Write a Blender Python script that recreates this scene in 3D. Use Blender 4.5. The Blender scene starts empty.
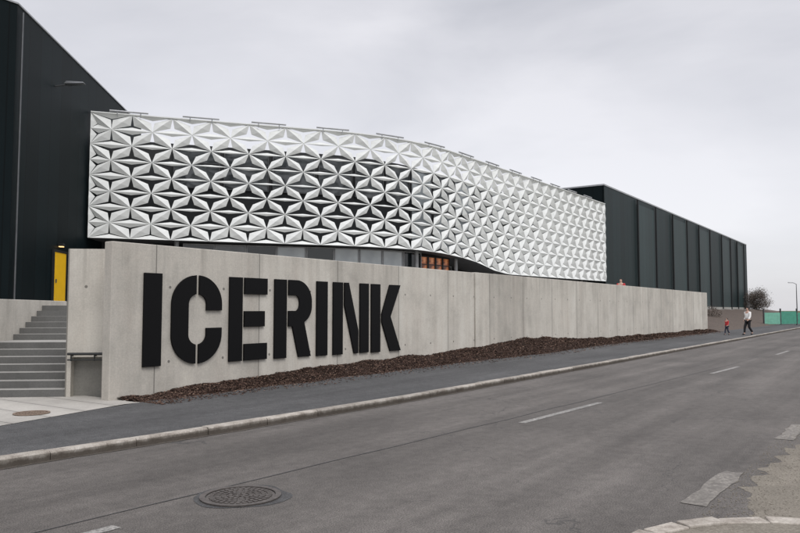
import bpy, bmesh, math, random, bisect
from mathutils import Vector, Matrix, noise
random.seed(7)
scene=bpy.context.scene
col=scene.collection
UX,UY=0.5705,0.8213
O=(0.0,12.5)
ANG=math.atan2(UY,UX)
def st(s,t): return (O[0]+UX*s-UY*t, O[1]+UY*s+UX*t)

# ------------------------------------------------------------ materials
class NT:
    def __init__(self,name):
        self.m=bpy.data.materials.new(name); self.m.use_nodes=True
        self.t=self.m.node_tree; self.n=self.t.nodes; self.l=self.t.links
        self.b=self.n["Principled BSDF"]; self.tc=self.n.new("ShaderNodeTexCoord")
    def new(self,ty,**k):
        x=self.n.new(ty)
        for a,v in k.items(): setattr(x,a,v)
        return x
    def link(self,a,b): self.l.new(a,b)
    def mapping(self,scale=(1,1,1),src="Object"):
        m=self.new("ShaderNodeMapping"); m.inputs["Scale"].default_value=scale
        self.link(self.tc.outputs[src],m.inputs["Vector"]); return m.outputs[0]
    def noise(self,scale,detail=4,rough=.6,vec=None):
        x=self.new("ShaderNodeTexNoise"); x.inputs["Scale"].default_value=scale
        x.inputs["Detail"].default_value=detail; x.inputs["Roughness"].default_value=rough
        self.link(vec if vec else self.tc.outputs["Object"],x.inputs["Vector"]); return x.outputs["Fac"]
    def ramp(self,fac,stops):
        r=self.new("ShaderNodeValToRGB"); cr=r.color_ramp
        while len(cr.elements)<len(stops): cr.elements.new(.5)
        for e,(p,c) in zip(cr.elements,stops):
            e.position=p; e.color=(c[0],c[1],c[2],1) if not isinstance(c,(int,float)) else (c,c,c,1)
        self.link(fac,r.inputs["Fac"]); return r.outputs["Color"]
    def mix(self,f,a,b,mode="MIX"):
        x=self.new("ShaderNodeMix",data_type="RGBA",blend_type=mode)
        if isinstance(f,(int,float)): x.inputs[0].default_value=f
        else: self.link(f,x.inputs[0])
        for v,i in ((a,6),(b,7)):
            if isinstance(v,tuple): x.inputs[i].default_value=(v[0],v[1],v[2],1)
            else: self.link(v,x.inputs[i])
        return x.outputs[2]
    def math(self,op,a,b=None,c=None):
        x=self.new("ShaderNodeMath",operation=op)
        for i,v in enumerate((a,b,c)):
            if v is None: continue
            if isinstance(v,(int,float)): x.inputs[i].default_value=v
            else: self.link(v,x.inputs[i])
        return x.outputs[0]
    def bump(self,h,strength=.3,dist=.01):
        x=self.new("ShaderNodeBump"); x.inputs["Strength"].default_value=strength; x.inputs["Distance"].default_value=dist
        self.link(h,x.inputs["Height"]); self.link(x.outputs[0],self.b.inputs["Normal"])
    def color(self,c):
        if isinstance(c,tuple): self.b.inputs["Base Color"].default_value=(c[0],c[1],c[2],1)
        else: self.link(c,self.b.inputs["Base Color"])
    def rough(self,v,metal=0,spec=None):
        self.b.inputs["Roughness"].default_value=v; self.b.inputs["Metallic"].default_value=metal
        if spec is not None: self.b.inputs["Specular IOR Level"].default_value=spec

def simple(name,c,rough=.6,metal=0,var=.15,scale=3,spec=None):
    n=NT(name); f=n.noise(scale,5)
    lo=tuple(x*(1-var) for x in c); hi=tuple(min(1,x*(1+var)) for x in c)
    n.color(n.ramp(f,[(.3,lo),(.7,hi)])); n.rough(rough,metal,spec); return n.m

def asphalt(name,base,warm=1.0,crack=True,lanes=False):
    n=NT(name)
    big=n.noise(.35,5,.6); strk=n.noise(1.0,4,.6,n.mapping((.10,1.7,1)))
    fine=n.noise(90,2,.7); med=n.noise(7,6,.75)
    c=n.ramp(big,[(.3,(base*.8*warm,base*.8,base*.8/warm)),(.7,(base*1.18*warm,base*1.18,base*1.18/warm))])
    c=n.mix(.65,c,n.ramp(strk,[(.3,.31),(.7,.69)]),"OVERLAY")
    c=n.mix(.55,c,n.ramp(med,[(.35,.35),(.65,.65)]),"OVERLAY")
    c=n.mix(.8,c,n.ramp(fine,[(.3,.12),(.5,.5),(.72,.92)]),"OVERLAY")
    if lanes:
        sp=n.new("ShaderNodeSeparateXYZ"); n.link(n.tc.outputs["Object"],sp.inputs[0])
        t=n.math("ADD",sp.outputs[1],n.math("MULTIPLY",n.noise(.4,3),.5))
        r=n.new("ShaderNodeValToRGB"); cr=r.color_ramp; n.link(n.math("DIVIDE",n.math("ADD",t,7),8),r.inputs["Fac"])
        st_=[(0,.5),(.12,.56),(.22,.47),(.34,.56),(.45,.5),(.60,.43),(.70,.53),(.78,.44),(.88,.5),(.95,.37)]
        while len(cr.elements)<len(st_): cr.elements.new(.5)
        for e,(p,v) in zip(cr.elements,st_): e.position=p; e.color=(v,v,v,1)
        c=n.mix(.8,c,r.outputs["Color"],"OVERLAY")
    if crack:
        v=n.new("ShaderNodeTexVoronoi",feature="DISTANCE_TO_EDGE"); v.inputs["Scale"].default_value=.33
        dn=n.new("ShaderNodeTexNoise"); dn.inputs["Scale"].default_value=1.6; dn.inputs["Detail"].default_value=6
        n.link(n.tc.outputs["Object"],dn.inputs["Vector"])
        add=n.new("ShaderNodeVectorMath",operation="MULTIPLY_ADD"); add.inputs[1].default_value=(1.4,1.4,0)
        n.link(dn.outputs["Color"],add.inputs[0]); n.link(n.tc.outputs["Object"],add.inputs[2]); n.link(add.outputs[0],v.inputs["Vector"])
        line=n.math("LESS_THAN",v.outputs["Distance"],.003)
        msk=n.math("GREATER_THAN",n.noise(.25,2),.50)
        c=n.mix(n.math("MULTIPLY",n.math("MULTIPLY",line,msk),.5),c,(base*.4,base*.4,base*.4))
    g=n.noise(38,3,.8); c=n.mix(n.math("MULTIPLY",n.ramp(g,[(.69,0.0),(.73,1.0)]),.3),c,(base*2.6,base*2.5,base*2.3))
    n.color(c); n.rough(.85,0,.3); n.bump(fine,.6,.006); return n.m

def concrete(name,c,joint=2.45,stain=1.0,holes=True):
    n=NT(name)
    big=n.noise(.9,7,.7); fine=n.noise(35,4,.7)
    stk=n.noise(1.0,5,.65,n.mapping((2.4,2.4,.25)))
    base=n.ramp(big,[(.28,tuple(x*.80 for x in c)),(.5,c),(.72,tuple(x*1.10 for x in c))])
    base=n.mix(.38*stain,base,n.ramp(stk,[(.3,(.30,.29,.28)),(.55,.52),(.8,.65)]),"OVERLAY")
    base=n.mix(.32,base,n.ramp(fine,[(.3,.34),(.7,.66)]),"OVERLAY")
    spot=n.noise(3.4,7,.8)
    base=n.mix(n.math("MULTIPLY",n.ramp(spot,[(.54,0.0),(.70,1.0)]),.28),base,tuple(x*.58 for x in c))
    if joint:
        sp=n.new("ShaderNodeSeparateXYZ"); n.link(n.tc.outputs["Object"],sp.inputs[0])
        x=n.math("DIVIDE",sp.outputs[0],joint); fr=n.math("FRACT",x)
        wn=n.new("ShaderNodeTexWhiteNoise",noise_dimensions="1D"); n.link(n.math("FLOOR",x),wn.inputs["W"])
        base=n.mix(.34,base,n.ramp(wn.outputs["Value"],[(0,.32),(1,.68)]),"OVERLAY")
        ed=n.math("MULTIPLY",n.math("MINIMUM",fr,n.math("SUBTRACT",1,fr)),joint)
        base=n.mix(n.math("MULTIPLY",n.ramp(ed,[(0,1.0),(.16,0.0)]),.20),base,tuple(q*.5 for q in c))
        j=n.math("LESS_THAN",fr,.022/joint)
        base=n.mix(n.math("MULTIPLY",j,.78),base,tuple(q*.26 for q in c))
        if holes:
            hx=n.math("SUBTRACT",n.math("FRACT",n.math("DIVIDE",sp.outputs[0],joint/2)),.25)
            hx=n.math("MULTIPLY",hx,joint/2)
            hz=n.math("SUBTRACT",n.math("FRACT",n.math("DIVIDE",n.math("SUBTRACT",sp.outputs[2],.05),1.3)),.5)
            hz=n.math("MULTIPLY",hz,1.3)
            d=n.math("SQRT",n.math("ADD",n.math("MULTIPLY",hx,hx),n.math("MULTIPLY",hz,hz)))
            base=n.mix(n.math("MULTIPLY",n.math("LESS_THAN",d,.026),.8),base,tuple(q*.2 for q in c))
        top=n.ramp(n.math("DIVIDE",sp.outputs[2],2.8),[(.55,0.0),(1.0,1.0)])
        s2=n.noise(1.0,4,.7,n.mapping((6,6,.12)))
        m2=n.math("MULTIPLY",n.math("MULTIPLY",top,n.ramp(s2,[(.50,0.0),(.70,1.0)])),.42*stain)
        base=n.mix(m2,base,tuple(q*.42 for q in c))
    n.color(base); n.rough(.85,0,.3); n.bump(fine,.25,.006); return n.m

M={}
M['road']=asphalt("road asphalt",.092,1.095,True,True)
M['side']=asphalt("side road asphalt",.10,1.09)
M['pave']=asphalt("pavement asphalt",.066,1.0,False)
M['wall']=concrete("fair faced concrete",(.512,.487,.435))
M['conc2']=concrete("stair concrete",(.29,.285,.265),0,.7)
M['riser']=concrete("stair riser painted shade",(.13,.13,.125),0,.7)  # darker copy of the stair concrete, shade on the risers painted in
M['recess']=concrete("recess concrete painted shade",(.22,.215,.195),0,.8)  # shade inside the recess put into a darker concrete colour
M['slab']=concrete("paving slab",(.36,.345,.315),.6,.4,False)
M['terr']=concrete("terrace paving",(.33,.32,.30),0,.5)
n=NT("black letter paint"); n.color((.004,.004,.0045)); n.rough(.6,0,.15); M['letter']=n.m
def cladding(name,c,rib=.30,rough=.45,con=.35,spec=.3,w=.05):
    n=NT(name); sp=n.new("ShaderNodeSeparateXYZ"); n.link(n.tc.outputs["Object"],sp.inputs[0])
    f=n.math("FRACT",n.math("DIVIDE",sp.outputs[0],rib))
    h=n.math("LESS_THAN",f,w)
    wn=n.new("ShaderNodeTexWhiteNoise",noise_dimensions="1D"); n.link(n.math("FLOOR",n.math("DIVIDE",sp.outputs[0],rib)),wn.inputs["W"])
    b=n.ramp(wn.outputs["Value"],[(0,tuple(q*.82 for q in c)),(1,tuple(q*1.2 for q in c))])
    b=n.mix(.3,b,n.ramp(n.noise(.5,5),[(.3,.35),(.7,.65)]),"OVERLAY")
    b=n.mix(n.math("MULTIPLY",h,con),b,tuple(q*.3 for q in c))
    n.color(b); n.rough(rough,.0,spec); n.bump(h,.5,.015); return n.m
M['clad']=cladding("near black cladding",(.0040,.0085,.0100),1.1,.55,.6,.10)
M['clad2']=cladding("dark slate cladding",(.0075,.0175,.0185),1.1,.5,.6,.16)
M['clad3']=cladding("slate cladding",(.022,.039,.040),1.1,.5,.6,.2)
M['trim']=simple("light trim metal",(.35,.36,.37),.4,.3)
M['darktrim']=simple("dark trim metal",(.012,.014,.015),.5,.1)
n=NT("matte white folded panel"); f=n.noise(1.2,5)
n.color(n.ramp(f,[(.3,(.68,.70,.69)),(.7,(.77,.79,.775))])); n.rough(.9,.0,.1); M['white']=n.m
n=NT("dark glass"); n.color((.012,.016,.018)); n.rough(.06,0,.6); M['glass']=n.m
n=NT("pale glass painted reflection"); f=n.noise(.5,3); n.color(n.ramp(f,[(.3,(.20,.225,.24)),(.7,(.42,.45,.46))])); n.rough(.08,0,.7); M['glass2']=n.m  # pale base colour paints a bright reflection onto the panes
n=NT("grey glass painted reflection"); f=n.noise(.8,3); n.color(n.ramp(f,[(.35,(.02,.024,.026)),(.65,(.10,.108,.112))])); n.rough(.08,0,.7); M['glass3']=n.m  # mottled grey base colour stands in for a dimmer reflection
M['frame']=simple("window frame",(.24,.245,.25),.4,.1)
M['inframe']=simple("grey inner window frame",(.06,.062,.065),.5,.1)
M['inner']=simple("dark facade wall",(.014,.016,.018),.7)
M['soffit']=simple("soffit",(.06,.062,.065),.7)
M['yellow']=simple("yellow door paint",(.80,.47,.01),.45,0,.05)
n=NT("warm lit glazing"); f=n.noise(1.8,4); cc=n.ramp(f,[(.36,(.05,.016,.008)),(.48,(.28,.09,.035)),(.66,(.62,.26,.11))]); n.color(cc); n.rough(.25)
n.link(cc,n.b.inputs["Emission Color"]); n.b.inputs["Emission Strength"].default_value=.35; M['orange']=n.m
n=NT("lit lamp lens"); n.color((.9,.6,.3)); n.b.inputs["Emission Color"].default_value=(1,.6,.25,1); n.b.inputs["Emission Strength"].default_value=2.0; M['lit']=n.m
n=NT("worn road paint"); w=n.noise(26,6,.8); w2=n.noise(3.5,4,.7)
mm=n.math("MULTIPLY",n.ramp(w,[(.40,0.0),(.60,1.0)]),n.ramp(w2,[(.3,.3),(.6,1.0)]))
n.color(n.mix(mm,(.11,.108,.10),(.38,.365,.34))); n.rough(.8); M['paint']=n.m
n=NT("very worn road paint"); w=n.noise(22,7,.85); w2=n.noise(4.5,6,.8)
mm=n.math("MULTIPLY",n.ramp(w,[(.40,0.0),(.66,1.0)]),n.ramp(w2,[(.38,.1),(.60,.9)]))
n.color(n.mix(mm,(.108,.099,.088),(.36,.335,.295))); n.rough(.85); M['paint2']=n.m
n=NT("tar seam"); n.color((.035,.035,.035)); n.rough(.7); M['tar']=n.m
M['iron']=simple("cast iron",(.085,.075,.068),.6,.3,.35,30)
M['rust']=simple("rusty iron",(.19,.14,.105),.75,.1,.3,20)
M['patch']=asphalt("asphalt patch",.06,1.0,False)
M['steel']=simple("galvanised steel",(.12,.125,.13),.4,.7)
n=NT("gravel dirt"); a=n.noise(55,5,.7); b_=n.noise(2.0,5,.7)
c=n.ramp(a,[(.3,(.125,.11,.09)),(.5,(.18,.162,.134)),(.7,(.26,.238,.20))]); c=n.mix(.6,c,n.ramp(b_,[(.3,.32),(.7,.64)]),"OVERLAY"); n.color(c); n.rough(.95,0,.2); n.bump(a,.5,.012); M['dirt']=n.m
M['soil']=simple("brown soil",(.075,.055,.042),.95,0,.5,6)
n=NT("mulch bed soil"); a=n.noise(34,6,.8); n.color(n.ramp(a,[(.32,(.015,.0095,.0075)),(.5,(.045,.028,.021)),(.7,(.088,.055,.041))])); n.rough(.95,0,.2); n.bump(a,1,.03); M['mulch']=n.m
n=NT("bark chip"); oi=n.new("ShaderNodeNewGeometry")
n.color(n.ramp(oi.outputs["Random Per Island"],[(0,(.015,.010,.008)),(.5,(.052,.031,.023)),(.85,(.105,.064,.048)),(1,(.23,.16,.12))])); n.rough(.9,0,.2); M['chip']=n.m
n=NT("winter grass ground"); g=n.noise(.15,8,.7); n.color(n.ramp(g,[(.35,(.06,.065,.03)),(.6,(.13,.11,.06))])); n.rough(1,0,.1); M['grass']=n.m
M['bark']=simple("bark",(.06,.048,.038),.9)
n=NT("brown grey twigs"); oi=n.new("ShaderNodeNewGeometry")
n.color(n.ramp(oi.outputs["Random Per Island"],[(0,(.065,.052,.044)),(1,(.18,.15,.125))])); n.rough(.9); M['leaf']=n.m
M['green']=simple("green fence panel",(.06,.27,.19),.6)
M['green2']=simple("lighter green panel",(.16,.40,.30),.6)
M['skin']=simple("skin",(.5,.32,.25),.6); M['hair']=simple("dark hair",(.02,.015,.012),.7)
M['red']=simple("red jacket cloth",(.45,.03,.035),.8); M['blk']=simple("black cloth",(.010,.010,.012),.85)
M['pale']=simple("white jacket cloth",(.80,.79,.77),.85,0,.04); M['denim']=simple("dark denim",(.03,.035,.06),.85)

# ------------------------------------------------------------ helpers
def mk(name,verts,faces,mat,parent=None,frame=None,smooth=False,bevel=0,solid=0,mats=None,fm=None):
    me=bpy.data.meshes.new(name); me.from_pydata([tuple(v) for v in verts],[],faces); me.update()
    o=bpy.data.objects.new(name,me); col.objects.link(o)
    me.materials.append(mat)
    if mats:
        for q in mats: me.materials.append(q)
        for p,i in zip(me.polygons,fm): p.material_index=i
    if smooth:
        for p in me.polygons: p.use_smooth=True
    if frame=="st": o.location=(O[0],O[1],0); o.rotation_euler=(0,0,ANG)
    elif frame: o.location=(frame[0],frame[1],0); o.rotation_euler=(0,0,frame[2])
    if solid:
        m=o.modifiers.new("s","SOLIDIFY"); m.thickness=solid; m.offset=0
    if bevel:
        m=o.modifiers.new("b","BEVEL"); m.width=bevel; m.segments=2; m.limit_method="ANGLE"
    if parent:
        bpy.context.view_layer.update()
        o.parent=parent; o.matrix_parent_inverse=parent.matrix_world.inverted()
    return o
def empty(name,loc,label,cat,**k):
    o=bpy.data.objects.new(name,None); o.location=loc; col.objects.link(o)
    if label: o["label"]=label; o["category"]=cat
    for a,v in k.items(): o[a]=v
    o.empty_display_size=.3
    bpy.context.view_layer.update(); return o
def tag(o,label=None,cat=None,**k):
    if label: o["label"]=label
    if cat: o["category"]=cat
    for a,v in k.items(): o[a]=v
    return o
def boxvf(x0,x1,y0,y1,z0,z1):
    v=[(x0,y0,z0),(x1,y0,z0),(x1,y1,z0),(x0,y1,z0),(x0,y0,z1),(x1,y0,z1),(x1,y1,z1),(x0,y1,z1)]
    f=[(0,3,2,1),(4,5,6,7),(0,1,5,4),(1,2,6,5),(2,3,7,6),(3,0,4,7)]
    return v,f
def box(name,b,mat,parent=None,frame=None,bevel=0):
    v,f=boxvf(*b); return mk(name,v,f,mat,parent,frame,bevel=bevel)
def multi(bs):
    V=[];F=[]
    for b in bs:
        v,f=boxvf(*b); k=len(V); V+=v; F+=[tuple(i+k for i in q) for q in f]
    return V,F
def prism(name,poly,z0,z1,mat,parent=None,frame=None,bevel=0):
    n=len(poly)
    a=sum(poly[i][0]*poly[(i+1)%n][1]-poly[(i+1)%n][0]*poly[i][1] for i in range(n))
    if a<0: poly=poly[::-1]
    V=[(x,y,z0) for x,y in poly]+[(x,y,z1) for x,y in poly]
    F=[tuple(range(n))[::-1],tuple(range(n,2*n))]+[(i,(i+1)%n,n+(i+1)%n,n+i) for i in range(n)]
    return mk(name,V,F,mat,parent,frame,bevel=bevel)
def tube(pts,r,seg=8):
    V=[];F=[]
    P=[Vector(p) for p in pts]
    rr=r if isinstance(r,(list,tuple)) else [r]*len(P)
    for i,p in enumerate(P):
        d=(P[min(i+1,len(P)-1)]-P[max(i-1,0)]).normalized()
        a=Vector((0,0,1)) if abs(d.z)<.9 else Vector((1,0,0))
        u=d.cross(a).normalized(); w=d.cross(u)
        for k in range(seg):
            an=2*math.pi*k/seg; V.append(p+u*math.cos(an)*rr[i]+w*math.sin(an)*rr[i])
    for i in range(len(P)-1):
        for k in range(seg):
            F.append((i*seg+k,i*seg+(k+1)%seg,(i+1)*seg+(k+1)%seg,(i+1)*seg+k))
    F.append(tuple(range(seg))[::-1]); F.append(tuple(range((len(P)-1)*seg,len(P)*seg)))
    return V,F
def fixn(o):
    bm=bmesh.new(); bm.from_mesh(o.data); bmesh.ops.recalc_face_normals(bm,faces=bm.faces); bm.to_mesh(o.data); bm.free()
def interp(x,pts):
    if x<=pts[0][0]: return pts[0][1]
    for (a,p),(b,q) in zip(pts,pts[1:]):
        if x<=b: return p+(q-p)*(x-a)/(b-a)
    return pts[-1][1]

# ------------------------------------------------------------ ground, road, pavement
g=mk("ground",[(-900,-900,-.02),(900,-900,-.02),(900,1400,-.02),(-900,1400,-.02)],[(0,1,2,3)],M['grass']); tag(g,kind="structure")
KT=[(-20,1.6),(-12,.85),(-6.6,.42),(-4.2,.22),(0,.02),(10,.0),(30,.0),(62,.1),(200,.1)]
CT=[(-20,-1.7),(-7.2,-2.3),(.4,-2.72),(12.2,-3.3),(22,-3.45),(200,-3.5)]
TM=[(-30,2.0),(-8,2.1),(-5.6,2.31),(-3.4,2.88),(3,2.5),(10,2.65),(20,2.75),(41,2.7),(200,2.9)]
def kt(s): return interp(s,KT)
def ct(s): return interp(s,CT)
def tm(s): return interp(s,TM)
def pzo(s): return interp(s,[(-4,.13),(3,.2),(200,.2)])
SS=[-40+i*1.0 for i in range(0,60)]+[20+i*4 for i in range(0,46)]
def strip(name,f0,f1,z0,z1,mat,S=SS,nt=1,**k):
    V=[];F=[]
    for s in S:
        for j in range(nt+1):
            a=j/nt; V.append((s,f0(s)*(1-a)+f1(s)*a,z0(s)*(1-a)+z1(s)*a))
    w=nt+1
    for i in range(len(S)-1):
        for j in range(nt): F.append((i*w+j,(i+1)*w+j,(i+1)*w+j+1,i*w+j+1))
    o=mk(name,V,F,mat,None,"st",**k); return o
tag(strip("road",lambda s:-6.35,kt,lambda s:0,lambda s:0,M['road']),kind="structure")
tag(mk("side_road",[(-16,-40,-.004),(4,-40,-.004),(4,-6.35,-.004),(-16,-6.35,-.004)],[(0,1,2,3)],M['side'],None,"st"),kind="structure")
tag(strip("pavement",lambda s:kt(s)+.13,tm,lambda s:.090,pzo,M['pave']),kind="structure")
V=[];F=[];s=-30.0;KW=.145
while s<140:
    L=1.0
    a,b=s+.005,s+L-.005
    ja=random.uniform(-.006,.006); jz=random.uniform(-.008,.004)
    y0,y1=kt(a)+ja,kt(b)+ja
    k=len(V); zt=.100+jz
    V+=[(a,y0,-.03),(b,y1,-.03),(b,y1+KW,-.03),(a,y0+KW,-.03),(a,y0,zt-.02),(b,y1,zt-.02),(b,y1+.02,zt),(a,y0+.02,zt),(b,y1+KW,zt),(a,y0+KW,zt)]
    F+=[(k,k+1,k+5,k+4),(k+4,k+5,k+6,k+7),(k+7,k+6,k+8,k+9),(k+2,k+3,k+9,k+8),(k+1,k+2,k+8,k+6,k+5),(k+3,k,k+4,k+7,k+9)]
    s+=L
def granite(name,g_,lowshade):
    n=NT(name); sp=n.new("ShaderNodeSeparateXYZ"); n.link(n.tc.outputs["Object"],sp.inputs[0])
    a_=n.noise(5,6,.75); f_=n.noise(60,3,.7); oi=n.new("ShaderNodeNewGeometry")
    c=n.ramp(a_,[(.3,(.20*g_,.175*g_,.15*g_)),(.55,(.32*g_,.295*g_,.26*g_)),(.75,(.39*g_,.37*g_,.34*g_))])
    c=n.mix(.45,c,n.ramp(oi.outputs["Random Per Island"],[(0,.3),(1,.66)]),"OVERLAY")
    c=n.mix(.5,c,n.ramp(f_,[(.3,.3),(.7,.7)]),"OVERLAY")
    low=n.ramp(n.math("ADD",n.math("DIVIDE",sp.outputs[2],.12),n.math("MULTIPLY",n.math("SUBTRACT",a_,.5),.7)),[(.35,1.0),(.80,0.0)])  # shadow on the kerb face painted as darker colour low down
    c=n.mix(n.math("MULTIPLY",low,lowshade),c,(.045,.036,.028)); n.color(c); n.rough(.9,0,.2); return n.m
M['kerbg']=granite("kerb granite",1.05,.85); M['kerbp']=granite("pale island kerb stone",1.45,.35)
tag(mk("kerb",V,F,M['kerbg'],None,"st"),kind="structure")
S3=[-30+i*.25 for i in range(360)]
n=NT("gutter dirt"); a=n.noise(18,6,.8); n.color(n.ramp(a,[(.35,(.035,.03,.025)),(.6,(.08,.066,.052)),(.75,(.14,.118,.09))])); n.rough(.95); M['gut']=n.m
tag(strip("gutter",lambda s:kt(s)-.07-.05*noise.noise(Vector((s*1.3,4,0)))-.03*noise.noise(Vector((s*5,1,0))),lambda s:kt(s)+.01,lambda s:.004,lambda s:.004,M['gut'],S=S3),kind="structure")
tag(strip("forecourt_paving",tm,lambda s:8.0,lambda s:.134,lambda s:.134,M['slab'],S=[-30,-20,-10,-8,-5.6,-3.4,-3.1]),kind="structure")
def mark(pts,name="road_marking",mat=None,z=.004):
    o=mk(name,[(a,b,z) for a,b in pts],[tuple(range(len(pts)))],mat or M['paint'],None,"st"); tag(o,kind="structure"); return o
for a,b in [(-10,-7.0),(-.8,2.05),(9.2,12.1),(18.8,21.8),(28.3,31.3),(37.8,40.8),(47.5,50.5),(57,60)]:
    mark([(a,ct(a)-.055),(b,ct(b)-.055),(b,ct(b)+.055),(a,ct(a)+.055)])
def ragged(P,amp=.03,m=8):
    out=[]
    for i in range(len(P)):
        a=Vector(P[i]); b=Vector(P[(i+1)%len(P)])
        for j in range(m):
            p=a+(b-a)*j/m; p+=Vector((amp*noise.noise(Vector((p.x*9,p.y*9,0))),amp*noise.noise(Vector((p.x*9,p.y*9,7))))); out.append((p.x,p.y))
    return out
for a,b,c_ in [(-3.95,-2.45,.22),(-.15,1.25,0),(3.3,4.7,0)]:
    mark(ragged([(a,-5.98+c_),(b,-6.03+c_),(b,-5.84+c_),(a,-5.79+c_)],.05),mat=M['paint2'],z=.005)
S2=[-30+i*.35 for i in range(260)]
sn=lambda s:ct(s)+.33+.03*noise.noise(Vector((s*.8,0,0)))
tag(strip("road_seam",lambda s:sn(s)-.008-.006*noise.noise(Vector((s*3,0,0))),lambda s:sn(s)+.008,lambda s:.004,lambda s:.004,M['tar'],S=S2),kind="structure")
base=[(-4.6,-7.2),(-4.35,-6.35),(-3.95,-6.06),(-3.2,-5.98),(-2.2,-5.94),(-1,-6.0),(1,-6.16),(3,-6.3),(6,-6.33),(6,-9.5),(-3.2,-9.5)]
pts=[]
for i in range(len(base)):
    a=Vector(base[i]); b=Vector(base[(i+1)%len(base)]); m=12
    for j in range(m):
        p=a+(b-a)*j/m; p+=Vector((.16*noise.noise(Vector((p.x*4,p.y*4,0))),.16*noise.noise(Vector((p.x*4,p.y*4,7)))))+Vector((.05*noise.noise(Vector((p.x*14,p.y*14,0))),.05*noise.noise(Vector((p.x*14,p.y*14,7))))); pts.append((p.x,p.y))
mark(pts,"dirt_shoulder",M['dirt'],.002)
V=[];F=[]
for _ in range(1800):
    s=random.uniform(-4.8,1.5); t=-5.8-abs(random.gauss(0,.5)); 
    if t<-7.4: continue
    r=random.uniform(.003,.009); k=len(V)
    for q in range(5):
        an=q*1.2566+random.random()*.5; V.append((s+r*math.cos(an),t+r*math.sin(an),.003))
    V.append((s,t,.003+r*.9))
    F+=[(k+q,k+(q+1)%5,k+5) for q in range(5)]
tag(mk("loose_gravel",V,F,M['dirt'],None,"st"),"loose grey gravel scattered on the dirt shoulder","gravel",kind="stuff")
isl=[(1.22,4.55),(1.42,4.92),(1.70,5.18),(2.0,5.36),(2.35,5.48),(2.72,5.51),(3.10,5.42),(3.5,5.15),(4.0,4.5),(4.1,3.6),(3.4,2.8),(2.2,2.7),(1.3,3.6)]
o=prism("traffic_island",isl,0,.045,M['dirt']); tag(o,kind="structure")
V=[];F=[]
cx=sum(p[0] for p in isl)/len(isl); cy=sum(p[1] for p in isl)/len(isl)
for i in range(len(isl)):
    a=Vector(isl[i]);b=Vector(isl[(i+1)%len(isl)])
    d=(b-a); L=d.length; d.normalize()
    nn=Vector((cx,cy))-(a+b)/2
    nn=Vector((-d.y,d.x)) if Vector((-d.y,d.x)).dot(nn)>0 else Vector((d.y,-d.x))
    m=max(1,round(L/.36))
    for j in range(m):
        p=a+d*(L*j/m+.018); q=a+d*(L*(j+1)/m-.018); k=len(V); z=.062+random.uniform(-.010,.008)
        j1=random.uniform(-.02,.02)
        A=[p-nn*(.01+j1),q-nn*.01,q+nn*.15,p+nn*(.15+j1)]
        V+=[(x.x,x.y,-.01) for x in A]+[(x.x,x.y,z) for x in A]
        F+=[(k+4,k+5,k+6,k+7),(k,k+1,k+5,k+4),(k+1,k+2,k+6,k+5),(k+2,k+3,k+7,k+6),(k+3,k,k+4,k+7),(k,k+3,k+2,k+1)]
ik=mk("island_kerb",V,F,M['kerbp'],bevel=.012); fixn(ik); tag(ik,kind="structure")

def disc(x,y,z,r0,r1,seg=48):
    V=[];F=[]
    for i in range(seg):
        a=2*math.pi*i/seg; V+=[(x+r0*math.cos(a),y+r0*math.sin(a),z),(x+r1*math.cos(a),y+r1*math.sin(a),z)]
    for i in range(seg):
        j=(i+1)%seg; F.append((2*i,2*i+1,2*j+1,2*j))
    return V,F
def manhole(x,y,z,r,mat,label,patch=True):
    e=empty("manhole_cover",(x,y,z),label,"manhole cover")
    if patch:
        sg=60; P=[]
        for i in range(sg):
            a=2*math.pi*i/sg; q=r*1.16+.07*noise.noise(Vector((math.cos(a)*1.5,math.sin(a)*1.5,4))); P.append((x+q*math.cos(a),y+q*math.sin(a),z+.003))
        mk("asphalt_surround",P,[tuple(range(sg))],M['patch'],e)
    v,f=disc(x,y,z+.010,r*.86,r); mk("frame",v,f,mat,e,solid=.01)
    V=[(x+r*.845*math.cos(2*math.pi*i/48),y+r*.845*math.sin(2*math.pi*i/48),z+.006) for i in range(48)];F=[tuple(range(48))]
    for ring,nb in ((.12,6),(.27,12),(.42,18),(.57,26),(.72,32)):
        for i in range(nb):
            a=2*math.pi*i/nb+ring; rr=r*ring; w=r*.045; h=r*.055
            k=len(V); t=Vector((-math.sin(a),math.cos(a))); q=Vector((math.cos(a),math.sin(a)))
            for zz in (z+.004,z+.014):
                for sx,sy in ((-1,-1),(1,-1),(1,1),(-1,1)):
                    p=Vector((x,y))+q*(rr+sx*h)+t*(sy*w); V.append((p.x,p.y,zz))
            F+=[(k+4,k+5,k+6,k+7),(k,k+1,k+5,k+4),(k+1,k+2,k+6,k+5),(k+2,k+3,k+7,k+6),(k+3,k,k+4,k+7)]
    mk("cover",V,F,mat,e)
manhole(-1.37,6.3,0,.345,M['iron'],"round cast iron manhole cover set in the road asphalt")
x,y=st(-4.77,3.05); manhole(x,y,.134,.24,M['rust'],"small rusty round manhole cover in pale paving",False)

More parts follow.
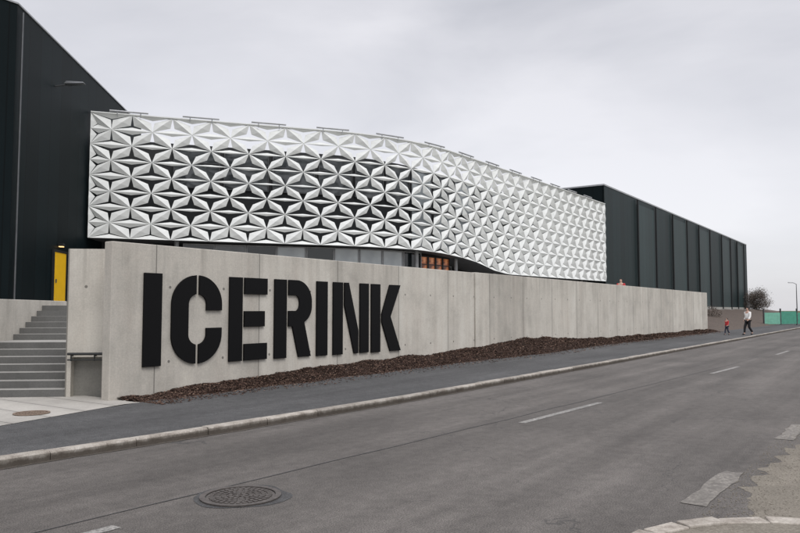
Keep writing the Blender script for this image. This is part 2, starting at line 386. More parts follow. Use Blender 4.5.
# ------------------------------------------------------------ concrete walls
WT=2.73
w1=box("concrete_wall",(-3.30,8.9,3.45,3.66,-.1,WT),M['wall'],None,"st",.012); tag(w1,"long pale board-marked concrete wall carrying the black letters","wall")
w2=box("concrete_wall",(8.92,40.6,3.41,3.66,-.1,WT+.01),M['wall'],None,"st",.012); tag(w2,"plain pale concrete retaining wall continuing along the pavement","wall")
an3=math.atan2(.1,1)
sf=(-5.68,12.30,an3)
v,f=multi([(0,.09,0,.3,0,WT-.08),(.09,1.35,0,.3,.80,WT-.08)])
w3=mk("concrete_wall",v,f,M['wall'],None,sf); tag(w3,"short separate concrete return wall beside the stairs","wall")
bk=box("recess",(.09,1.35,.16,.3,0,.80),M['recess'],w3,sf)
hr=empty("handrail",(-5.2,12.25,.134),"short dark steel handrail fixed to concrete return wall","handrail")
v,f=tube([(.06,-.09,.86),(.95,-.09,.86)],.022); mk("rail",v,f,M['darktrim'],hr,sf)
v,f=tube([(.06,-.09,.76),(.95,-.09,.76)],.012); mk("rail",v,f,M['darktrim'],hr,sf)
for t in (.12,.5,.9):
    v,f=tube([(t,.02,.83),(t,-.09,.83),(t,-.09,.86),(t,-.09,.74)],.012); mk("bracket",v,f,M['darktrim'],hr,sf)

sign=empty("wall_sign",(*st(1,3.4),.58),"large black stencil letters reading ICERINK on concrete wall","sign")
Z1=2.235
def letter(polys,x0,w):
    V=[];F=[]
    Z0=interp(x0,[(-2.7,.635),(3.7,.575)]); H=Z1-Z0
    for p in polys:
        n=len(p); k=len(V)
        a=sum(p[i][0]*p[(i+1)%n][1]-p[(i+1)%n][0]*p[i][1] for i in range(n))
        if a<0: p=p[::-1]
        pp=[(x0+q[0]*w,Z0+q[1]*H) for q in p]
        V+=[(a_,3.405,b_) for a_,b_ in pp]+[(a_,3.44,b_) for a_,b_ in pp]
        F+=[tuple(range(k,k+n)),tuple(range(k+n,k+2*n))[::-1]]+[(k+i,k+n+i,k+n+(i+1)%n,k+(i+1)%n) for i in range(n)]
    o=mk("letter",V,F,M['letter'],sign,"st"); fixn(o)
    return o
def R(a,b,c,d): return [(a,c),(b,c),(b,d),(a,d)]
def arc(cx,cy,rx,ry,a0,a1,n=12): return [(cx+rx*math.cos(math.radians(a0+(a1-a0)*i/n)),cy+ry*math.sin(math.radians(a0+(a1-a0)*i/n))) for i in range(n+1)]
letter([R(0,1,0,1)],-2.70,.36)
sw=.32; ry=.33; ir=.5-sw; iry=.33-.215
CH=[(.47,1)]+arc(.5,1-ry,.5,ry,95,180)+arc(.5,ry,.5,ry,180,265)+[(.47,0),(.47,.215)]+arc(.5,ry,ir,iry,262,180)+arc(.5,1-ry,ir,iry,180,98)+[(.47,1-.215)]
RT=[(.53,1)]+arc(.5,1-ry,.5,ry,85,0)+[(1,.60),(1-sw,.60),(1-sw,1-ry)]+arc(.5,1-ry,ir,iry,0,80)+[(.53,1-.215)]
RB=[(x,1-y) for x,y in RT]
letter([CH,RT,RB],-2.13,1.14)
letter([R(0,.33,0,1),R(.385,1,.8,1),R(.385,.93,.405,.595),R(.385,1,0,.2)],-.80,1.0)
bowl=[(.365,1),(.58,1)]+arc(.58,.72,.42,.28,90,0)+[(1,.66)]+arc(.58,.66,.42,.24,0,-60)+[(.98,0),(.64,0),(.47,.40),(.365,.40),(.365,.60),(.56,.60)]+arc(.56,.70,.10,.10,-90,90)+[(.365,.80)]
letter([R(0,.31,0,1),bowl],.41,1.13)
letter([R(0,1,0,1)],1.71,.36)
letter([R(0,.255,0,1),R(.745,1,0,1),[(.305,1),(.42,1),(.695,.32),(.695,0),(.58,0),(.305,.68)]],2.27,1.32)
letter([R(0,.29,0,1),[(.345,.56),(.62,1),(.99,1),(.64,.52),(1,0),(.63,0),(.345,.44)]],3.70,1.24)

# ------------------------------------------------------------ mulch bed
def mh(s): return interp(s,[(-3.2,.03),(-1,.10),(4,.18),(7,.22),(10,.36),(12.5,.43),(15,.38),(18,.26),(22,.20),(41,.12)])
V=[];F=[];NS=420;NTT=14
def mz(s,a):
    b=pzo(s)-.02+mh(s)*(1-(1-a)**1.8)
    e=min(1,a*5)
    return b+e*(.085*noise.noise(Vector((s*.9,a*2.5,0)))+.028*noise.noise(Vector((s*5,a*7,5))))+.01*e
def te_(s): return tm(s)-.04+.12*noise.noise(Vector((s*.9,0,9)))+.03*noise.noise(Vector((s*5,0,3)))-interp(s,[(7,0),(12,.22),(17,0)])
for i in range(NS+1):
    s=-3.15+i*(40.6+3.15)/NS
    t0=te_(s)
    for j in range(NTT+1):
        a=j/NTT; V.append((s,t0+(3.47-t0)*a,mz(s,a)))
for i in range(NS):
    for j in range(NTT):
        k=i*(NTT+1)+j; F.append((k,k+NTT+1,k+NTT+2,k+1))
mb=mk("mulch_bed",V,F,M['mulch'],None,"st",smooth=True); tag(mb,"brown bark mulch bed along the wall foot","mulch",kind="stuff")
V=[];F=[]
for _ in range(40000):
    s=-3.1+43.5*random.random()**1.9
    a=random.random(); t0=te_(s)-.01
    if random.random()<.06: a=-random.random()**2*.7
    t=t0+(3.42-t0)*a; z=(mz(s,max(a,0)) if a>0 else pzo(s)-.004)+random.uniform(0,.014 if a>0 else .005)
    L=random.uniform(.008,.028)*(1+.025*max(0,s)); w=L*random.uniform(.25,.6)
    tl=.65 if a>0 else .15
    e=Matrix.Rotation(random.uniform(0,6.28),3,'Z')@Matrix.Rotation(random.uniform(-tl,tl),3,'X')@Matrix.Rotation(random.uniform(-tl,tl),3,'Y')
    k=len(V); h=.003
    for q in ((-L,-w*.6,h),(L*.8,-w,h),(L,w*.7,-h),(-L*.7,w,-h),(0,0,h*3)):
        p=e@Vector(q); V.append((s+p.x,t+p.y,z+p.z))
    F+=[(k,k+1,k+4),(k+1,k+2,k+4),(k+2,k+3,k+4),(k+3,k,k+4)]
tag(mk("bark_chips",V,F,M['chip'],None,"st"),"loose bark chips spread over the mulch bed","mulch",kind="stuff")

# ------------------------------------------------------------ terrace and stairs
TZ=1.70
def vx(x,y,y0=12.1): return x-.1*(y-y0)
poly=[st(-2.9,3.72),st(9,3.72),st(40.4,3.72),st(44,12),st(130,12),st(130,70),(-60,90),(-60,-10),(-12,-4),(-8.0,11.95),(vx(-7.95,17.6),17.6),(vx(-5.6,17.6),17.6),(vx(-5.62,12.7),12.65),(-4.6,12.72)]
te=prism("terrace",poly,0,TZ,M['terr']); tag(te,kind="structure")
y=12.12; z=.134; prof=[(y,z)]; kinds=[]
NRZ=13
for i in range(NRZ):
    z+=(TZ+.004-.134)/NRZ; prof.append((y,z)); kinds.append(1)
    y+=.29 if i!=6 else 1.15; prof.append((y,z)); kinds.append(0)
prof[-1]=(17.65,prof[-1][1])
prof=prof+[(17.65,0.0),(12.12,0.0)]; kinds+=[0,0,0]
V=[];F=[];n_=len(prof)
for x0 in (-7.75,-5.66):
    for (yy,zz) in prof: V.append((vx(x0,yy),yy+.1*(x0+7.75),zz))
for i in range(n_): F.append((i,(i+1)%n_,n_+(i+1)%n_,n_+i))
stairs=empty("outdoor_stairs",(-6.6,12.2,.134),"grey concrete outdoor stairs rising to the terrace","stairs")
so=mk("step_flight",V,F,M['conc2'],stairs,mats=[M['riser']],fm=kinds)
fixn(so)
ck=prism("concrete_wall",[(-8.0,11.9),(-7.73,11.9),(vx(-7.73,18.0),18.0),(vx(-8.0,18.0),18.0)],0,TZ+.12,M['wall'],bevel=.01); tag(ck,"low concrete side wall next to the outdoor stairs","wall")

V=[];F=[];NX=60;NY=14
for i in range(NX+1):
    s=40.4+i*1.5
    for j in range(NY+1):
        a=j/NY; t=tm(s)-.03+a*9.6
        b=a if s>44 else a+(1-a)*(1-(s-40.4)/3.6)*(1 if t>3.75 else 0)
        z=.18+1.55*min(1,b)**1.1+.12*noise.noise(Vector((s*.4,t*.5,0)))*min(1,a*4)
        V.append((s,t,z))
for i in range(NX):
    for j in range(NY):
        k=i*(NY+1)+j; F.append((k,k+NY+1,k+NY+2,k+1))
tag(mk("earth_bank",V,F,M['soil'],None,"st",smooth=True),kind="structure")

# ------------------------------------------------------------ dark halls
HZ=12.45
c0=Vector((-13.6,25.0)); c1=Vector((-13.6-1.7,25+17)); cl=c0-Vector((UX,UY))*30
hallA=empty("ice_hall",(c0.x,c0.y,TZ),"tall near-black clad hall with pale roof edge and yellow door","building")
core=prism("wall_core",[(c0.x-.15,c0.y+.1),(c1.x-.15,c1.y),(-30,59.5),(-61,30),(cl.x-.2,cl.y+.3)],TZ,HZ-.1,M['inner'],hallA)
def face_sheet(a,b,z0,z1,mat,parent,name="wall",th=.10):
    d=b-a; L=d.length; an=math.atan2(d.y,d.x)
    v,f=boxvf(0,L,0,th,z0,z1); return mk(name,v,f,mat,parent,(a.x,a.y,an))
face_sheet(c0,c1,TZ+.25,HZ,M['clad'],hallA)
face_sheet(cl,c0,TZ+.25,HZ,M['clad'],hallA)
an2=math.atan2((c1-c0).y,(c1-c0).x)
def trim(a,b,z0,z1,mat,parent,proud=.04,name="roof_trim",th=.12):
    d=b-a;L=d.length; v,f=boxvf(0,L,-proud,th,z0,z1); return mk(name,v,f,mat,parent,(a.x,a.y,math.atan2(d.y,d.x)))
trim(c0,c1,HZ+.002,HZ+.06,M['trim'],hallA); trim(cl,c0,HZ+.002,HZ+.06,M['trim'],hallA)
trim(c0,c1,TZ,TZ+.25,M['conc2'],hallA,.05,"plinth"); trim(cl,c0,TZ,TZ+.25,M['conc2'],hallA,.05,"plinth")
fr=(c0.x,c0.y,an2)
dn=empty("door",(c0.x-.4,c0.y+4,TZ),None,None)
dn.parent=hallA; dn.matrix_parent_inverse=hallA.matrix_world.inverted(); bpy.context.view_layer.update()
box("door_leaf",(3.95,5.25,-.07,-.02,TZ+.03,TZ+2.25),M['yellow'],dn,fr)
v,f=multi([(3.85,3.95,-.09,-.01,TZ,TZ+2.35),(5.25,5.35,-.09,-.01,TZ,TZ+2.35),(3.95,5.25,-.09,-.01,TZ+2.25,TZ+2.35)])
mk("frame",v,f,M['darktrim'],dn,fr)
box("handle",(4.1,4.14,-.12,-.07,TZ+1.0,TZ+1.15),M['steel'],dn,fr)
dl_=box("door_lamp",(4.45,4.7,-.20,-.01,TZ+2.52,TZ+2.64),M['darktrim'],hallA,fr)
box("lens",(4.48,4.67,-.18,-.03,TZ+2.49,TZ+2.518),M['lit'],dl_,fr)
v,f=tube([(.25,-.10,TZ+.1),(.25,-.10,HZ-.2)],.035); mk("downpipe",v,f,M['steel'],hallA,fr)
lm=empty("wall_lamp",(-13.9,28.7,10.7),None,None)
lm.parent=hallA; lm.matrix_parent_inverse=hallA.matrix_world.inverted(); bpy.context.view_layer.update()
v,f=tube([(3.7,0,10.65),(3.7,-.45,10.72)],.03); mk("arm",v,f,M['steel'],lm,fr)
v=[(3.55,-1.15,10.78),(3.85,-1.15,10.78),(3.9,-.4,10.72),(3.5,-.4,10.72),(3.6,-1.1,10.84),(3.8,-1.1,10.84),(3.8,-.45,10.86),(3.6,-.45,10.86)]
mk("lamp_head",v,[(0,3,2,1),(4,5,6,7),(0,1,5,4),(1,2,6,5),(2,3,7,6),(3,0,4,7)],M['steel'],lm,fr)

d0=Vector((17.75,62.2)); d1=d0+Vector((UX,UY))*70.5; dl=d0+Vector((-UY,UX))*45; dr=d1+Vector((-UY,UX))*45
hallB=empty("ice_hall",(d0.x,d0.y,TZ),"long dark slate clad hall with vertical panel bays","building")
def ins(v,k): 
    c=(d0+d1+dl+dr)/4; return tuple(v+(c-v).normalized()*k)
prism("wall_core",[ins(d0,.3),ins(d1,.3),ins(dr,.3),ins(dl,.3)],TZ-.5,HZ-.1,M['inner'],hallB)
face_sheet(d0,d1,TZ-.3,HZ,M['clad2'],hallB,th=.15); face_sheet(dl,d0,TZ-.3,HZ,M['clad'],hallB,th=.15)
face_sheet(d1,dr,TZ-.3,HZ,M['clad2'],hallB,th=.15)
trim(d0,d1,HZ+.002,HZ+.13,M['trim'],hallB); trim(dl,d0,HZ+.002,HZ+.13,M['trim'],hallB); trim(d1,dr,HZ+.002,HZ+.13,M['trim'],hallB)
frB=(d0.x,d0.y,ANG)
for a,b in [(9.6,15.2),(22.8,28.6),(35.6,41.2),(49.8,55.2),(61.5,66.5)]:
    box("wall_panel",(a,b,-.08,-.01,TZ+.3,HZ-.5),M['clad3'],hallB,frB)
for a in (9.3,15.6,22.4,29.0,35.2,41.6,49.3,55.7,61.1,67):
    v,f=tube([(a,-.16,TZ),(a,-.16,HZ-.1)],.09,6); mk("downpipe",v,f,M['darktrim'],hallB,frB)
box("plinth",(0,70.5,-.1,.1,TZ-.3,TZ+.32),M['conc2'],hallB,frB)

# ------------------------------------------------------------ entrance building with folded screen
A=Vector((-14.25,32.7)); B=Vector((.45,37.6)); C=Vector((17.65,61.6))
dAB=(B-A).normalized(); dBC=(C-B).normalized(); rad=4.5
path=[]
p0=B-dAB*rad; p1=B+dBC*rad
for i in range(40): path.append(A+(p0-A)*i/40)
for i in range(40):
    a=i/40; path.append(p0*(1-a)**2+B*2*a*(1-a)+p1*a*a)
for i in range(61): path.append(p1+(C-p1)*i/60)
cum=[0]
for a,b in zip(path,path[1:]): cum.append(cum[-1]+(b-a).length)
LT=cum[-1]
def at(u,off=0):
    u=max(0,min(LT,u))
    i=min(max(bisect.bisect_right(cum,u)-1,0),len(path)-2)
    a=(u-cum[i])/(cum[i+1]-cum[i]); p=path[i]*(1-a)+path[i+1]*a
    def tg(q):
        j=min(max(bisect.bisect_right(cum,max(0,min(LT-1e-4,q)))-1,0),len(path)-2); return (path[j+1]-path[j]).normalized()
    d=(tg(u-.3)+tg(u)+tg(u+.3)).normalized(); nn=Vector((d.y,-d.x))
    return p+nn*off, nn, d
ZT=10.70
def zbot(u): return interp(u,[(0,4.9),(16.5,4.86),(18.7,4.78),(21,4.64),(22.6,4.46),(24.5,4.1),(26.5,3.92),(LT,4.05)])
ent=empty("entrance_building",(*at(12,-2)[0],TZ),"entrance building wrapped in white folded triangular metal screen","building")
NR=8; W=1.8
def wu(x): return x if x<13 else 13+(x-13)*.96 if x<18 else 17.8+(x-18)*.84   # modules get narrower beyond the bend
def node(u,r,off=0):
    p,nn,d=at(u,off); z=ZT+(zbot(u)-ZT)*(r/NR); return Vector((p.x,p.y,z))
V=[];F=[]
def petals(T,o,u0):
    cu=sum(u for u,r in T)/3; cr_=sum(r for u,r in T)/3
    dp=interp(u0,[(0,.17),(16,.18),(24,.20),(LT,.20)])
    for a in range(3):
        p=T[a]; q=T[(a+1)%3]
        horiz=abs(p[1]-q[1])<.01
        k=1.0 if o<=.03 else (1-.50*o if not horiz else 1-.88*o)
        m=((p[0]+q[0])/2,(p[1]+q[1])/2)
        sd=(m[0]+(cu-m[0])*k,m[1]+(cr_-m[1])*k)
        bow=.0 if horiz else .055
        P=node(*p,.0); Q=node(*q,.0); Mm=node(*m,bow); S=node(*sd,bow*.3-dp*k)
        i=len(V); V.extend([P,Mm,Q,S]); F.extend([(i,i+1,i+3),(i+1,i+2,i+3)])
ncol=int(LT/W*1.3)+3
def openness(u,r):
    e=interp(u,[(0,.30),(2.5,.65),(5,.9),(13,.95),(16.5,.82),(19,.58),(24,.36),(32,.18),(40,.06),(LT,0)])
    rr=1-max(0,abs(r-4.0)-1.8)/3.4
    if u>18: rr=1-.3*abs(r-4)/4
    n_=noise.noise(Vector((u*.6,r*.9,2)))
    return max(0,min(1,e*rr*(1+.35*n_)+.06*n_))
for j in range(NR):
    for i in range(-1,ncol):
        if j%2==0:
            a_=[(i*W,j),((i+1)*W,j),(i*W+W/2,j+1)]; b_=[(i*W+W/2,j+1),((i+1)*W+W/2,j+1),((i+1)*W,j)]
        else:
            a_=[(i*W+W/2,j),((i+1)*W+W/2,j),((i+1)*W,j+1)]; b_=[(i*W,j+1),((i+1)*W,j+1),(i*W+W/2,j)]
        for T,down in ((a_,1),(b_,0)):
            T=[(max(0,min(LT,wu(u))),r) for u,r in T]
            us=[u for u,r in T]
            if max(us)-min(us)<.05: continue
            um=sum(us)/3
            petals(T,openness(um,sum(r for u,r in T)/3)*(1.0 if down else .84),um)
scr=mk("folded_screen",V,F,M['white'],ent)
bm=bmesh.new(); bm.from_mesh(scr.data); bmesh.ops.remove_doubles(bm,verts=bm.verts,dist=.002); bmesh.ops.recalc_face_normals(bm,faces=bm.faces); bm.to_mesh(scr.data); bm.free()
m=scr.modifiers.new("s","SOLIDIFY"); m.thickness=.018; m.offset=0
u=.8
while u<LT-2:
    a,_,_=at(u,.05); b,_,_=at(u+1.7,.05)
    v,f=tube([(a.x,a.y,ZT+.14),(b.x,b.y,ZT+.14)],.045,6)
    for q in (a+(b-a)*.2,a+(b-a)*.8):
        v2,f2=tube([(q.x,q.y,ZT-.1),(q.x,q.y,ZT+.14)],.025,5); kk=len(v); v+=v2; f+=[tuple(i+kk for i in x) for x in f2]
    mk("roof_rail",v,f,M['trim'],ent); u+=3.25
def pathstrip(name,u0,u1,off0,off1,z0f,z1f,mat,parent,du=.75,th=0):
    V=[];F=[];n=max(2,int((u1-u0)/du))
    for i in range(n+1):
        u=u0+(u1-u0)*i/n; p,_,_=at(u,off0); q,_,_=at(u,off1)
        V+=[(p.x,p.y,z0f(u)),(q.x,q.y,z1f(u))]
    for i in range(n): F.append((2*i,2*i+2,2*i+3,2*i+1))
    return mk(name,V,F,mat,parent,solid=th)
pathstrip("screen_edge",0,LT,.05,-.25,lambda u:ZT+.03,lambda u:ZT+.03,M['white'],ent,th=.05)
pathstrip("soffit",0,LT,-.3,-2.5,lambda u:zbot(u)+.05,lambda u:zbot(u)+.05,M['soffit'],ent,th=.06)
pathstrip("wall",0,LT,-2.5,-2.5,lambda u:TZ,lambda u:10.05,M['inner'],ent,th=.1)
Pf=[tuple(at(LT*i/30,-2.7)[0]) for i in range(31)]
prism("wall_core",Pf+[(8.5,74),(-16,58)],TZ,9.95,M['inner'],ent)
def window(u0,u1,z0,z1,off=-1.0,mat=None,name="window",mull=.62,fmat=None):
    a,_,_=at(u0,off); b,_,_=at(u1,off); d=b-a; L=d.length; fr=(a.x,a.y,math.atan2(d.y,d.x))
    g=box(name,(.05,L-.05,0,.03,z0+.05,z1-.05),mat or M['glass'],ent,fr)
    zz=z0+(z1-z0)*mull
    v,f=multi([(0,.05,-.05,.05,z0,z1),(L-.05,L,-.05,.05,z0,z1),(.05,L-.05,-.05,.05,z0,z0+.06),(.05,L-.05,-.05,.05,z1-.06,z1),(.05,L-.05,-.04,-.005,zz,zz+.05)])
    mk("frame",v,f,fmat or M['frame'],g,fr)
u=4.2; k=0
while u<16.6:
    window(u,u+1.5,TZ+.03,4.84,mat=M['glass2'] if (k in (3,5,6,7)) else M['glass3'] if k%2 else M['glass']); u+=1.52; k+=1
for i in range(4):
    u=17.75+i*.78
    window(u,u+.75,TZ+.03,4.66,off=-1.0,mat=M['orange'],name="entrance_door",mull=.83,fmat=M['darktrim'])
u=21.5
while u<25: window(u,u+1.5,TZ+.03,zbot(u+1.5)-.05,off=-2.2); u+=1.6
u=1.2
while u<42:
    for (za,zb) in ((5.3,7.5),(7.8,9.9)):
        if random.random()<(.5 if u<18 else .85): window(u,u+2.3,za,zb,off=-2.36,mat=M['glass2'] if (u>18 and random.random()<.85) else M['glass3'],fmat=M['inframe'])  # panes behind the screen carry their reflections as base colour
    u+=2.5
for u in (3.9,17.2,21.2,26,31,36,41):
    p,_,_=at(u,-.75); v,f=tube([(p.x,p.y,TZ),(p.x,p.y,zbot(u)+.1)],.11,12); mk("column",v,f,M['frame'],ent)

# ------------------------------------------------------------ people
def skinmesh(name,J,E,mat,parent,root=0,sub=2):
    me=bpy.data.meshes.new(name); me.from_pydata([j[0] for j in J],E,[]); me.update()
    o=bpy.data.objects.new(name,me); col.objects.link(o); me.materials.append(mat)
    m=o.modifiers.new("skin","SKIN"); m.use_smooth_shade=True
    sv=me.skin_vertices[0].data
    for i,j in enumerate(J):
        r=j[1]; sv[i].radius=(r,r) if not isinstance(r,tuple) else r; sv[i].use_root=(i==root)
    s=o.modifiers.new("sub","SUBSURF"); s.levels=sub; s.render_levels=sub
    o.parent=parent
    return o
def person(x,y,z,h,yaw,top,legs,label,stride=.22,hem=.88):
    e=empty("person",(x,y,z),label,"person"); e.rotation_euler=(0,0,yaw); e.scale=(h/1.75,)*3
    s=stride
    J=[((0,0,.93),(.15,.11)),((0,0,1.15),(.125,.10)),((0,0,1.36),(.155,.11)),((0,0,1.50),.055),((0,.02,1.60),(.078,.09)),((0,.02,1.69),(.07,.08)),
       ((.19,0,1.40),.055),((.24,-.10,1.14),.043),((.25,.04,.92),.034),((.25,.10,.83),.03),
       ((-.19,0,1.40),.055),((-.24,.06,1.13),.043),((-.23,.2,.94),.034),((-.22,.26,.87),.03),
       ((.09,0,.88),.09),((.10,s*.7,.50),.06),((.10,s*.9,.09),.042),((.10,s*.9+.14,.045),.035),
       ((-.09,0,.88),.09),((-.10,s*.05,.49),.06),((-.10,-s*1.1,.14),.042),((-.10,-s*1.1+.12,.05),.035)]
    E=[(0,1),(1,2),(2,3),(3,4),(4,5),(2,6),(6,7),(7,8),(8,9),(2,10),(10,11),(11,12),(12,13),(0,14),(14,15),(15,16),(16,17),(0,18),(18,19),(19,20),(20,21)]
    skinmesh("body",J,E,M['skin'],e)
    JJ=[((0,0,hem),(.19,.15)),((0,0,1.15),(.16,.13)),((0,0,1.37),(.18,.13)),((0,0,1.47),(.085,.08)),
        ((.19,0,1.40),.073),((.24,-.10,1.14),.062),((.25,.03,.94),.05),((-.19,0,1.40),.073),((-.24,.06,1.13),.062),((-.232,.18,.96),.05)]
    skinmesh("jacket",JJ,[(0,1),(1,2),(2,3),(2,4),(4,5),(5,6),(2,7),(7,8),(8,9)],top,e)
    JT=[((0,0,.95),(.155,.12)),((.09,0,.86),.105),((.10,s*.7,.50),.078),((.10,s*.9,.12),.062),((-.09,0,.86),.105),((-.10,s*.05,.49),.078),((-.10,-s*1.1,.17),.062)]
    skinmesh("trousers",JT,[(0,1),(1,2),(2,3),(0,4),(4,5),(5,6)],legs,e)
    skinmesh("shoe",[((.10,s*.9,.07),.055),((.10,s*.9+.17,.045),.045)],[(0,1)],M['blk'],e)
    skinmesh("shoe",[((-.10,-s*1.1,.09),.055),((-.10,-s*1.1+.15,.05),.045)],[(0,1)],M['blk'],e)
    JH=[((0,-.01,1.63),(.088,.088)),((0,-.01,1.72),(.075,.08)),((0,-.05,1.55),.06)]
    skinmesh("hair",JH,[(0,1),(0,2)],M['hair'],e)
    return e
yawU=ANG-math.pi/2
px,py=st(37.1,.42); person(px,py,.11,1.68,yawU+math.pi*.8,M['pale'],M['blk'],"person in white jacket and black trousers walking on pavement",.22,.95)
px,py=st(35.8,1.35); person(px,py,.13,1.02,yawU+math.pi*.8,M['red'],M['denim'],"small child in red jacket walking on the pavement",.18)
person(13.2,43.0,TZ,1.80,2.6,M['red'],M['blk'],"person in red jacket standing behind the concrete wall",.05)

# ------------------------------------------------------------ far tree, shrubs, fence, lamp
def tree(x,y,z,h,label,spread=.45,leaves=2600,sig=.05):
    e=empty("tree",(x,y,z),label,"tree"); V=[];F=[];tips=[]
    def br(p,d,L,r,lev):
        pts=[p];rs=[r];q=p
        for i in range(4):
            d=(d+Vector((random.uniform(-.2,.2),random.uniform(-.2,.2),random.uniform(-.05,.18)))).normalized()
            q=q+d*L/4; pts.append(q); rs.append(r*(1-.17*(i+1)))
        v,f=tube(pts,rs,5); k=len(V); V.extend(v); F.extend([tuple(i+k for i in x) for x in f])
        if lev<4:
            for i in range(3 if lev else 8):
                a=random.uniform(0,6.28); el=random.uniform(.0,.7)
                nd=(d*.45+Vector((math.cos(a)*spread*2,math.sin(a)*spread*2,el))).normalized()
                br(pts[random.choice([1,2,3,4]) if lev else random.choice([0,1,2,3,4])],nd,L*random.uniform(.6,.85),rs[-1]*.75,lev+1)
        if lev>=2: tips.extend(pts[1:])
    br(Vector((x,y,z)),Vector((0,0,1)),h*.28,h*.02,0)
    mk("trunk",V,F,M['bark'],e)
    V=[];F=[]
    for _ in range(leaves):
        t=random.choice(tips)+Vector([random.gauss(0,h*sig) for _ in range(3)])
        r=random.uniform(.04,.11); k=len(V)
        for q in range(3): V.append(t+Vector([random.uniform(-r,r) for _ in range(3)]))
        F.append((k,k+1,k+2))
    mk("crown",V,F,M['leaf'],e); return e
tree(57.4,117,.6,7.8,"loose bare brown-grey bushy tree at the hall end",.6,17000,.045)
for (s,t,h) in [(47,6.5,1.1),(52,8,1.3),(58,9,1.2),(64,8,1.5)]:
    x,y=st(s,t); V=[];F=[]
    for _ in range(1100):
        a=random.uniform(0,6.28); rr=random.random()**.5*h*.7; zz=random.random()*h*(1-rr/h*.7)
        p=Vector((x+rr*math.cos(a),y+rr*math.sin(a),.7+zz)); k=len(V); r=.07
        for q in range(3): V.append(p+Vector([random.uniform(-r,r) for _ in range(3)]))
        F.append((k,k+1,k+2))
    e=empty("shrub",(x,y,.8),"low bare brown winter shrub on the earth bank","shrub",group="shrubs on the bank")
    mk("foliage",V,F,M['leaf'],e)
    V=[];F=[]
    for q in range(9):
        a=q*.7; v,f=tube([(x,y,.5),(x+.3*h*math.cos(a),y+.3*h*math.sin(a),.8+.45*h),(x+.45*h*math.cos(a),y+.45*h*math.sin(a),.8+.85*h)],[.02,.014,.006],4); k=len(V); V+=v; F+=[tuple(i+k for i in xx) for xx in f]
    mk("branches",V,F,M['bark'],e)
fe=empty("site_fence",(*st(68,3.6),.2),"green panel fence standing beside the far pavement","fence")
fa=Vector((34.8,69)); fb=Vector((47,74)); dd=fb-fa; fr=(fa.x,fa.y,math.atan2(dd.y,dd.x)); L=dd.length
i=0
while i*2.2<L:
    a=i*2.2; box("fence_panel",(a+.06,a+2.14,0,.05,.25,1.35+.12*(i%2)),M['green'] if i%3 else M['green2'],fe,fr); 
    box("fence_post",(a-.05,a+.05,-.03,.08,.1,1.75),M['steel'],fe,fr); i+=1
lp=empty("street_lamp",(54.5,99,1.2),"tall slim grey street lamp by the far road","street lamp")
v,f=tube([(54.5,99,.2),(54.5,99,3),(54.5,99,5.2)],[.08,.06,.04]); mk("pole",v,f,M['steel'],lp)
v,f=tube([(54.5,99,5.15),(54.1,99,5.35),(53.4,99,5.38)],[.04,.05,.07]); mk("lamp_head",v,f,M['trim'],lp)

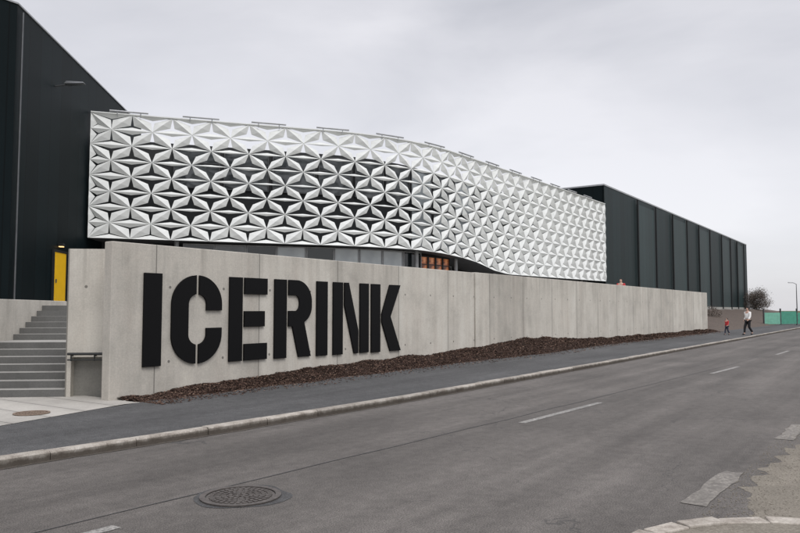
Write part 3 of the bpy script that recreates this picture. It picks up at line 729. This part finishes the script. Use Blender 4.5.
# ------------------------------------------------------------ world, sun, camera
w=bpy.data.worlds.new("World"); scene.world=w; w.use_nodes=True
nt=w.node_tree; N=nt.nodes; Lk=nt.links
for x in list(N): N.remove(x)
out=N.new("ShaderNodeOutputWorld"); bg=N.new("ShaderNodeBackground"); bg2=N.new("ShaderNodeBackground"); add=N.new("ShaderNodeAddShader")
sky=N.new("ShaderNodeTexSky"); sky.sky_type='NISHITA'; sky.sun_disc=False
SE=math.radians(52); SR=math.radians(150)
sky.sun_elevation=SE; sky.sun_rotation=SR
hs=N.new("ShaderNodeHueSaturation"); hs.inputs["Saturation"].default_value=.3
Lk.new(sky.outputs[0],hs.inputs["Color"]); Lk.new(hs.outputs[0],bg.inputs[0]); bg.inputs[1].default_value=.05
tc=N.new("ShaderNodeTexCoord"); mp=N.new("ShaderNodeMapping"); mp.inputs["Scale"].default_value=(1,1,3.0); mp.inputs["Rotation"].default_value=(0,0,.4)
Lk.new(tc.outputs["Generated"],mp.inputs[0])
nz=N.new("ShaderNodeTexNoise"); nz.inputs["Scale"].default_value=1.7; nz.inputs["Detail"].default_value=6; nz.inputs["Roughness"].default_value=.5; nz.inputs["Distortion"].default_value=.4
Lk.new(mp.outputs[0],nz.inputs["Vector"])
cr=N.new("ShaderNodeValToRGB"); cr.color_ramp.elements[0].position=.32; cr.color_ramp.elements[0].color=(.40,.402,.44,1)
cr.color_ramp.elements[1].position=.66; cr.color_ramp.elements[1].color=(.64,.63,.66,1)
Lk.new(nz.outputs["Fac"],cr.inputs[0])
sp=N.new("ShaderNodeSeparateXYZ"); Lk.new(tc.outputs["Generated"],sp.inputs[0])
mr=N.new("ShaderNodeMapRange"); mr.interpolation_type='SMOOTHSTEP'; mr.inputs["From Min"].default_value=.36; mr.inputs["From Max"].default_value=.9; mr.inputs["To Min"].default_value=1; mr.inputs["To Max"].default_value=2.7
Lk.new(sp.outputs[2],mr.inputs["Value"])
Lk.new(cr.outputs[0],bg2.inputs[0]); Lk.new(mr.outputs[0],bg2.inputs[1])
Lk.new(bg.outputs[0],add.inputs[0]); Lk.new(bg2.outputs[0],add.inputs[1]); Lk.new(add.outputs[0],out.inputs[0])
sd=Vector((math.sin(SR)*math.cos(SE),math.cos(SR)*math.cos(SE),math.sin(SE)))
sl=bpy.data.lights.new("sun",'SUN'); sl.energy=1.3; sl.angle=math.radians(25); sl.color=(1,.955,.90)
so=bpy.data.objects.new("sun",sl); col.objects.link(so); so.rotation_euler=(-sd).to_track_quat('-Z','Y').to_euler()
cam=bpy.data.cameras.new("camera"); co=bpy.data.objects.new("camera",cam); col.objects.link(co)
cam.lens=32.4; cam.sensor_width=36; cam.clip_end=5000; cam.clip_start=.05
co.location=(0,0,1.6); co.rotation_euler=(math.radians(90+3.46),0,0)
scene.camera=co
scene.view_settings.view_transform='Standard'; scene.view_settings.look='None'; scene.view_settings.exposure=0
